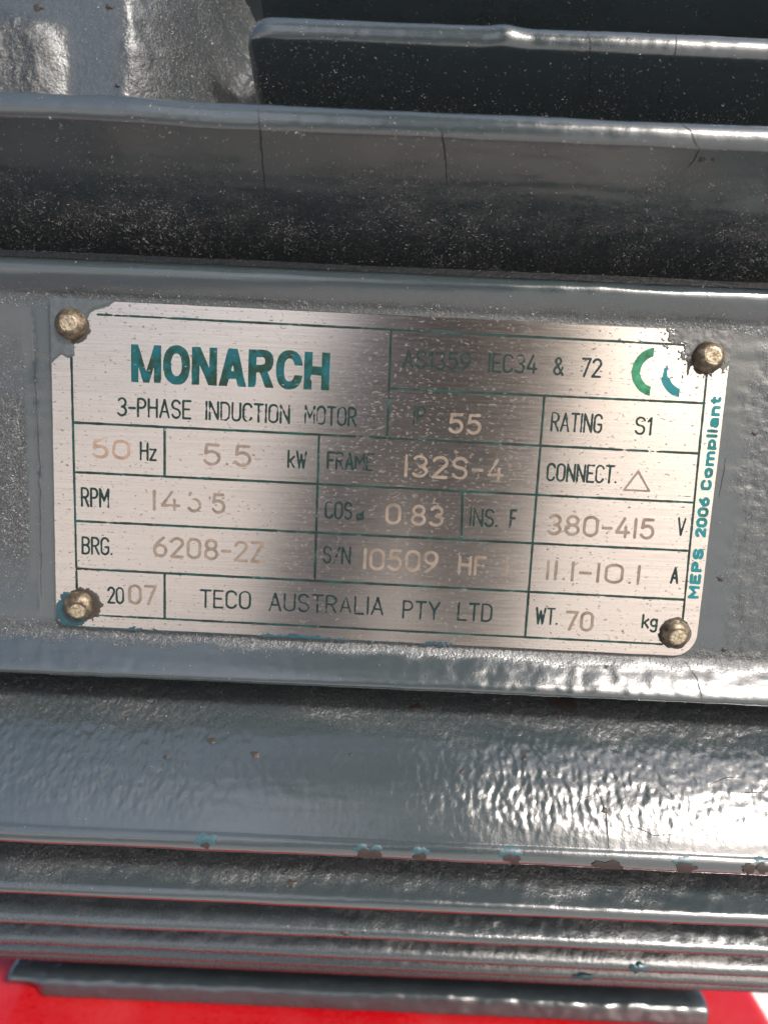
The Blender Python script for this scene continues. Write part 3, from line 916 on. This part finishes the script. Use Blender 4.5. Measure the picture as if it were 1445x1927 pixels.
skin('paint_smear', OVER, -50, -38, 14, 25, poly_field([(-50.2, 25.1), (-40.2, 25.1), (-41.2, 24.2), (-44.0, 23.2), (-45.2, 20.0), (-46.5, 18.8), (-46.4, 16.7), (-47.5, 16.3),
                                                       (-48.4, 16.8), (-50.2, 15.4)]), 0.03, dirt_shade=True)
for k, (rx, rz, rad, ox, oz) in enumerate(RIV):
    sh = [(0.15, -0.35), (-0.6, -0.1), (0, 0), (0.9, 0.2)][k]
    amp = [0.25, 1.0, 0.25, 0.7][k]
    skin('grime_ring', GRIME, rx - 6, rx + 6, rz - 6, rz + 6,
         lambda X, Z: np.hypot(X - rx - sh[0], Z - rz - sh[1]) - (rad + 0.22) + amp * fbm(X, Z, 0.6, 3, 80 + k)
         + 9 * np.clip(np.maximum(np.abs(X) - 49.8, np.abs(Z) - 24.7), 0, 1), 0.02)
# smeared dark paint beside the upper right rivet, breaking up into flecks and runs
skin('paint_smear', DARKP, 37, 50, 14, 25, lambda X, Z: np.maximum(np.hypot((X - 47.5) / 1.5, Z - 24.2) - 4.6, -9) + 1.7 * fbm(X / 1.2, Z, 0.55, 4, 91)
     + 0.9 * fbm(X, Z, 3, 2, 92) + 9 * np.clip(np.maximum(np.abs(X) - 49.8, np.abs(Z) - 24.75), 0, 1), 0.02, dirt_shade=True)
skin('paint_smear', GRIME, 40, 46, 14, 20, lambda X, Z: np.abs(X - 43.9 - 0.25 * fbm(X, Z, 1, 2, 5)) * 1.0 - 0.5 * sstep(14.6, 19.5, Z) + 0.9 * np.clip(fbm(X, Z / 3, 0.7, 2, 94), -0.3, 1), 0.02)
skin('paint_smear', TEALP, -50, -42, -25, -18, lambda X, Z: np.hypot((X + 47.6), (Z + 22.4) / 1.15) - 2.7 + 0.8 * fbm(X, Z, 1.0, 3, 96)
     + 9 * np.clip(np.maximum(np.abs(X) - 49.85, np.abs(Z) - 24.75), 0, 1), 0.02)
skin('paint_smear', TEALP, -46, 12, -25, -23.9, lambda X, Z: (Z + 24.75) + 1.2 * np.abs(fbm(X, Z * 3, 2.2, 3, 97)) - 0.42 * sstep(0.0, 0.5, fbm(X, Z, 9, 2, 98) + 0.25), 0.02)

# ------------------------------------------------------------------ small things on the paint
bpy.context.view_layer.update()
trees = []
for ob in list(motor.children):
    if ob.type != 'MESH' or ob.name.split('.')[0] not in ('cooling_fin', 'nameplate_pad', 'lifting_lug_boss', 'nameplate'):
        continue
    me = ob.data; n = len(me.vertices); co = np.empty(n * 3, np.float32); me.vertices.foreach_get('co', co)
    co = co.reshape(-1, 3) / MM + np.array(motor['origin_mm']) - np.array([0, 0, LZ])
    trees.append(BVHTree.FromPolygons([Vector(c) for c in co.tolist()], [tuple(p.vertices) for p in me.polygons]))


def hit(px, py):
    """the point of the motor's surface that the photograph shows at a pixel"""
    d = FW + (px - WPX / 2) / FPX * RT - (py - HPX / 2) / FPX * UP
    d = d / np.linalg.norm(d); best = None
    for t_ in trees:
        loc, nor, idx, dist = t_.ray_cast(Vector(CAM), Vector(d))
        if loc is not None and (best is None or dist < best[2]):
            nn = np.array(nor)
            if nn @ d > 0:
                nn = -nn
            best = (np.array(loc), nn, dist)
    return best


CRACK = plain('paint_crack_shadow', (0.010, 0.011, 0.012), 0.8, 0, 0.4, 2)
CHIP_RED = plain('exposed_primer', (0.018, 0.010, 0.008), 0.7, 0, 0.6, 2.2, 0.00008)
CHIP_TEAL = plain('old_blue_paint', (0.018, 0.048, 0.060), 0.4, 0, 0.5, 1.8, 0.00005)


def crack(pts, w=0.16, seed=0):
    """a hairline split in the enamel, draped on the surface"""
    pts = np.array(pts, float); L = np.concatenate([[0], np.cumsum(np.hypot(*np.diff(pts, axis=0).T))])
    s = np.arange(0, L[-1], 4.0)
    px = np.interp(s, L, pts[:, 0]) + 1.6 * fbm(s, s * 0, 14, 3, seed); py = np.interp(s, L, pts[:, 1])
    H = [hit(a, b) for a, b in zip(px, py)]
    H = [h for h in H if h is not None]
    V, F = [], []
    for i in range(len(H)):
        a, b = H[max(0, i - 1)][0], H[min(len(H) - 1, i + 1)][0]
        tg = (b - a) / (np.linalg.norm(b - a) + 1e-9); n = H[i][1]
        sd = np.cross(tg, n); ww = w * (0.35 + 0.65 * math.sin(math.pi * (i + 0.6) / (len(H) + 0.2))) * (0.8 + 0.4 * RNG.random())
        V += [H[i][0] + sd * ww / 2 + n * 0.025, H[i][0] - sd * ww / 2 + n * 0.025]
    for i in range(len(H) - 1):
        if np.linalg.norm(H[i][0] - H[i + 1][0]) < 2.0:
            F.append((2 * i, 2 * i + 1, 2 * i + 3, 2 * i + 2))
    if F:
        part('paint_crack', V, F, CRACK, motor)


crack([(487, 203), (489, 240), (494, 300), (500, 368)], 0.22, 1)
crack([(826, 209), (832, 250), (838, 300), (842, 352)], 0.24, 2)
crack([(1106, 58), (1111, 90), (1110, 150), (1113, 192)], 0.26, 3)
crack([(1273, 64), (1270, 100), (1250, 150), (1235, 202)], 0.24, 4)
crack([(1277, 229), (1300, 248), (1312, 278)], 0.2, 5)
crack([(1317, 278), (1305, 300), (1292, 316)], 0.2, 6)
crack([(1117, 1476), (1130, 1505), (1140, 1530), (1142, 1560), (1146, 1608)], 0.2, 7)
crack([(1080, 1528), (1090, 1505), (1112, 1498)], 0.12, 8)
crack([(1170, 1554), (1200, 1558), (1228, 1572), (1275, 1570)], 0.15, 9)
crack([(1333, 1535), (1350, 1568), (1366, 1592)], 0.15, 10)
crack([(1335, 1476), (1365, 1463), (1398, 1462)], 0.13, 11)
crack([(1384, 1497), (1400, 1491), (1440, 1492)], 0.15, 12)
crack([(1288, 1245), (1310, 1275), (1322, 1318)], 0.15, 13)
crack([(1365, 862), (1355, 918), (1352, 940)], 0.15, 14)
crack([(640, 52), (612, 110)], 0.1, 15)
crack([(823, 0), (815, 35)], 0.13, 16)
crack([(975, 2), (976, 34)], 0.12, 17)


def blot(name, px, py, rx, ry, mat, seed, off=0.05, lift=0.0, ang=0.0):
    """an irregular flake or bare spot draped on the surface round the point shown at (px, py)"""
    nr, na = 5, 22
    V, F = [], []
    c = hit(px, py)
    if c is None:
        return
    for i in range(nr):
        q = i / (nr - 1)
        for j in range(na):
            a = 2 * math.pi * j / na
            k = q * (1 + 0.75 * float(fbm(np.array([2.2 * math.cos(a)]), np.array([2.2 * math.sin(a)]), 1.1, 3, seed)[0]))
            dx_, dy_ = rx * k * math.cos(a), ry * k * math.sin(a)
            h_ = hit(px + dx_ * math.cos(ang) - dy_ * math.sin(ang), py + dx_ * math.sin(ang) + dy_ * math.cos(ang))
            if h_ is None or abs(h_[2] - c[2]) > 4:
                h_ = (V[-na] if len(V) >= na else c[0], c[1], c[2])
                V.append(np.array(h_[0])); continue
            V.append(h_[0] + h_[1] * (off + lift * (1 - q * q)))
    for i in range(nr - 1):
        for j in range(na):
            F.append((i * na + j, i * na + (j + 1) % na, (i + 1) * na + (j + 1) % na, (i + 1) * na + j))
    part(name, V, F, mat, motor)


for k, (px, py, r) in enumerate([(385, 1583, 22), (682, 1600, 13), (706, 1600, 10), (790, 1604, 15), (963, 1609, 18), (1288, 1625, 17), (1432, 1622, 14)]):
    blot('paint_chip', px, py - 3, r, r * 0.62, CHIP_TEAL, 400 + k, 0.05, 0.06, 0.1)
for k, (px, py, r, q) in enumerate([(388, 1590, 9, 5), (687, 1608, 17, 9), (708, 1608, 10, 8), (792, 1612, 13, 8), (965, 1617, 15, 8), (1140, 1628, 30, 10),
                                    (1292, 1634, 17, 10), (1406, 1634, 12, 11), (1434, 1634, 12, 9)]):
    blot('bare_spot', px, py, r, q, CHIP_RED, 420 + k, 0.13, 0.02, 0.05)
for k, (px, py, r, q) in enumerate([(1200, 1820, 14, 9), (1100, 1836, 20, 6)]):
    blot('loose_flake', px, py, r, q, TEALP, 440 + k, 0.25, 0.3, 0.1)
for k, (px, py, r) in enumerate([(482, 1420, 10), (400, 1395, 9), (314, 1425, 6), (783, 1332, 11), (1138, 1524, 6), (1060, 1320, 26), (1040, 1312, 14), (206, 13, 7), (74, 14, 8),
                                 (222, 162, 5), (985, 1428, 6), (870, 1452, 5), (550, 1662, 8), (650, 1756, 7), (1320, 300, 6), (1340, 300, 4), (1418, 815, 7),
                                 (1355, 1088, 7), (1362, 1222, 5), (1140, 1255, 4), (660, 1420, 3), (240, 1352, 4)]):
    blot('dirt_spot', px, py, r, r * 0.75, GRIME, 460 + k, 0.06, 0.12)
RED = None

# fibres, grit and swarf lying in the corners
t = NT('pale_grit'); f = t.noise(t.coord(), 0.9, 2, 0.5)
GRIT = t.set(Base_Color=t.ramp(f, [(0.35, (0.08, 0.078, 0.075)), (0.5, (0.22, 0.215, 0.21)), (0.68, (0.55, 0.54, 0.53))]), Roughness=0.3)


def scatter(name, key, weight, count, lmin, lmax, wmin, wmax, seed, tilt=0.5):
    G, N = GRIDS[key][0], GRIDS[key][1]
    nu, nv = G.shape[:2]
    rng = np.random.default_rng(seed)
    area = np.linalg.norm(np.cross(np.gradient(G, axis=0), np.gradient(G, axis=1)), axis=-1)
    vis = (np.abs(G[..., 0]) < 80)
    p = (weight * area * vis).ravel(); p = p / p.sum()
    idx = rng.choice(len(p), count, p=p); iu, iv = idx // nv, idx % nv
    fu, fv = rng.random(count), rng.random(count)
    iu2, iv2 = np.minimum(iu + 1, nu - 1), np.minimum(iv + 1, nv - 1)
    base = (G[iu, iv] * (1 - fu)[:, None] + G[iu2, iv] * fu[:, None])
    base = base + (G[iu, iv2] - G[iu, iv]) * fv[:, None]
    n = N[iu, iv]
    tx = np.tile([1.0, 0, 0], (count, 1)); ts = np.cross(n, tx); ts /= np.linalg.norm(ts, axis=1, keepdims=True) + 1e-9
    a = rng.uniform(0, 2 * np.pi, count)
    d = tx * np.cos(a)[:, None] + ts * np.sin(a)[:, None] + n * (rng.normal(0, 1, count) * tilt * 0.5)[:, None]
    d /= np.linalg.norm(d, axis=1, keepdims=True)
    sd = np.cross(d, n); sd /= np.linalg.norm(sd, axis=1, keepdims=True) + 1e-9
    up = np.cross(sd, d)
    L = (lmin + (lmax - lmin) * rng.random(count) ** 2.5)[:, None]; w = (wmin + (wmax - wmin) * rng.random(count))[:, None]
    c = base + n * (0.05 + 0.5 * w)
    V = np.stack([c - d * L / 2, c + sd * w / 2, c + d * L / 2 + up * w * 0.6, c - sd * w / 2, c + up * w * 0.8], 1).reshape(-1, 3)
    k = np.arange(count)[:, None] * 5
    F = np.concatenate([k + np.array([[0, 1, 4]]), k + np.array([[1, 2, 4]]), k + np.array([[2, 3, 4]]), k + np.array([[3, 0, 4]])], 0)
    ob = part(name, V, F, GRIT, motor, smooth=False)
    ob['kind'] = 'stuff'
    return ob


for key, cnt, sd in (('U1', 16000, 1), ('U2', 9000, 2), ('U3', 3000, 3)):
    G, N, f, upper, dirt_shade = GRIDS[key]
    wgt = np.where(upper, 0.02, 1.0) * (0.07 + dirt_shade ** 1.2) * (0.35 + sstep(-0.3, 0.5, fbm(G[..., 0], G[..., 2], 5, 3, sd))) * (f > 0.02)
    scatter('dust', key, wgt, cnt, 0.06, 0.55, 0.03, 0.085, sd, 1.2)
for key, cnt, sd in (('L1', 1400, 4), ('L2', 13000, 5), ('L3', 1500, 6), ('L4', 600, 7)):
    G, N, f, upper, dirt_shade = GRIDS[key]
    wgt = np.where(upper, 1.0, 0.0) * (0.015 + dirt_shade ** 1.3)
    scatter('dust', key, wgt, cnt, 0.06, 0.5, 0.03, 0.085, sd, 1.2)
G, N, Zg, rr_, dirt_shade, lr = GRIDS['pad']
scatter('dust', 'pad', (G[..., 1] < 3) * (0.03 + 1.2 * rr_ + lr * dirt_shade * 2 + 2.5 * dirt_shade * (rr_ < 0.2) * (lr < 0.2)) * (np.abs(G[..., 0]) < 66) * ((np.abs(G[..., 0]) > 50.3) | (np.abs(Zg) > 25.0)), 11000, 0.06, 0.5, 0.03, 0.085, 9, 1.2)
G, N, rough, _, dirt_shade = GRIDS['lug']
scatter('dust', 'lug', 0.22 + rough, 9000, 0.06, 0.45, 0.03, 0.09, 10, 1.2)

# ------------------------------------------------------------------ red base frame and the ground under it
t = NT('red_gloss_paint'); v = t.coord(); f = t.noise(v, 0.03, 4, 0.55); g = t.noise(v, 0.8, 4, 0.6)
film = t.ramp(t.math('ADD', t.math('MULTIPLY', t.noise(v, 0.022, 5, 0.65), 0.7), t.math('MULTIPLY', g, 0.3)), [(0.42, (0, 0, 0)), (0.62, (1, 1, 1))])
RED = t.set(Base_Color=t.mix(t.math('MULTIPLY', film, 0.25), t.mix(f, (0.27, 0.0015, 0.004), (0.42, 0.004, 0.008)), (0.42, 0.075, 0.075)), Roughness=t.math('ADD', 0.24, t.math('MULTIPLY', film, 0.3)),
            Normal=t.bump(g, 0.00002, 0.5))
BT = -132.5
bx0, bx1, by0, by1 = -420.0, 100.0, -12.0, 330.0
# outline rings of a box section with rolled edges: (inset, drop)
rings = [(3.6 - 3.6 * math.cos(math.radians(90 - a)), -3.6 + 3.6 * math.sin(math.radians(90 - a))) for a in np.linspace(0, 90, 9)]
V, F = [], []


def ring(ins, dz, rad=6.0):
    out = []
    r = max(0.5, rad - ins)
    for cx, cy, a0 in ((bx1 - ins, by1 - ins, 0), (bx0 + ins, by1 - ins, 90), (bx0 + ins, by0 + ins, 180), (bx1 - ins, by0 + ins, 270)):
        ccx = cx - r * (1 if a0 in (0, 270) else -1); ccy = cy - r * (1 if a0 in (0, 90) else -1)
        for a in np.radians(a0 + np.linspace(0, 90, 6)):
            out.append((ccx + r * math.cos(a), ccy + r * math.sin(a), BT + dz))
    return out


R_ = [ring(70.0, 0.0), ring(4.4, 0.0)] + [ring(i_, d_) for i_, d_ in rings] + [ring(0, -4.5), ring(0, -100.0)]
n = len(R_[0])
for r in R_:
    V += r
F.append(tuple(range(n))[::-1])
for k in range(len(R_) - 1):
    F += [(k * n + i, k * n + (i + 1) % n, (k + 1) * n + (i + 1) % n, (k + 1) * n + i) for i in range(n)]
base = empty('base_frame', (0.0, AXY, 0.0), 'red painted steel base frame under the grey motor', 'base frame')
part('box_section', np.array(V), F, RED, base)

t = NT('pale_concrete'); v = t.coord((1, 1, 1)); f = t.noise(v, 3.0, 6, 0.6); g = t.noise(v, 120.0, 5, 0.65)
CONC = t.set(Base_Color=t.mix(t.math('MULTIPLY', t.math('ADD', f, g), 0.5), (0.42, 0.41, 0.385), (0.60, 0.585, 0.55)), Roughness=0.85, Normal=t.bump(g, 0.002, 0.5))
me = bpy.data.meshes.new('ground'); me.from_pydata([(-60, -60, 0), (60, -60, 0), (60, 60, 0), (-60, 60, 0)], [], [(0, 1, 2, 3)]); me.materials.append(CONC)
ground = bpy.data.objects.new('ground', me); sc.collection.objects.link(ground)
ground['kind'] = 'structure'; ground['label'] = 'pale concrete ground in daylight'; ground['category'] = 'ground'
# the photographer, whose dark trousers the brushed plate mirrors
t = NT('dark_work_clothes'); v = t.coord((1, 1, 1)); f = t.noise(v, 40.0, 4, 0.6)
sep = t.n('SeparateXYZ'); t.l(v, sep.inputs[0])
top = t.ramp(sep.outputs[2], [(0.0, (0, 0, 0)), (0.5, (0, 0, 0))])
CLOTH = t.set(Base_Color=t.mix(f, (0.013, 0.014, 0.017), (0.028, 0.029, 0.032)), Roughness=0.9)
SKIN = plain('skin', (0.45, 0.28, 0.20), 0.5, 0, 0.1)
BOOT = plain('boot_leather', (0.03, 0.02, 0.015), 0.6, 0, 0.3)
HAIR = plain('hair', (0.03, 0.02, 0.014), 0.7, 0, 0.3)


def skinned(name, verts, edges, radii, mat, parent, root=0):
    me = bpy.data.meshes.new(name); me.from_pydata(verts, edges, []); me.materials.append(mat)
    ob = bpy.data.objects.new(name, me); sc.collection.objects.link(ob)
    md = ob.modifiers.new('skin', 'SKIN'); md.use_smooth_shade = True
    for i, r in enumerate(radii):
        rr = r if isinstance(r, tuple) else (r, r)
        me.skin_vertices[0].data[i].radius = rr
    me.skin_vertices[0].data[root].use_root = True
    ss = ob.modifiers.new('sub', 'SUBSURF'); ss.levels = 2; ss.render_levels = 2
    if parent is not None:
        ob.parent = parent
    return ob


# stooping over the motor, feet apart, both hands held low in front
PV = [(0.09, -0.78, 0.84), (0.08, -0.64, 0.99), (0.06, -0.44, 1.09), (0.05, -0.34, 1.08), (0.04, -0.27, 1.04), (0.03, -0.21, 0.98), (0.03, -0.18, 0.92),
      (0.02, -0.76, 0.80), (0.055, -0.60, 0.46), (-0.065, -0.70, 0.09), (-0.07, -0.56, 0.045),
      (0.17, -0.76, 0.80), (0.155, -0.60, 0.46), (0.085, -0.70, 0.09), (0.09, -0.56, 0.045),
      (-0.09, -0.40, 1.07), (-0.11, -0.38, 0.80), (-0.05, -0.24, 0.64), (0.20, -0.40, 1.07), (0.17, -0.38, 0.80), (0.07, -0.24, 0.64)]
person = skinned('person', PV,
                 [(0, 1), (1, 2), (2, 3), (3, 4), (4, 5), (5, 6), (0, 7), (7, 8), (8, 9), (9, 10), (0, 11), (11, 12), (12, 13), (13, 14), (2, 15), (15, 16), (16, 17), (2, 18), (18, 19), (19, 20)],
                 [(0.14, 0.12), (0.15, 0.11), (0.16, 0.11), 0.07, 0.075, 0.09, 0.06, 0.085, 0.066, 0.076, 0.045, 0.085, 0.06, 0.076, 0.045, 0.06, 0.05, 0.04, 0.06, 0.05, 0.04], CLOTH, None)
person['label'] = 'person in dark work clothes mirrored as the dark band in the nameplate'; person['category'] = 'person'
for ob in bpy.data.objects:
    if 'origin_mm' in ob.keys():
        del ob['origin_mm']
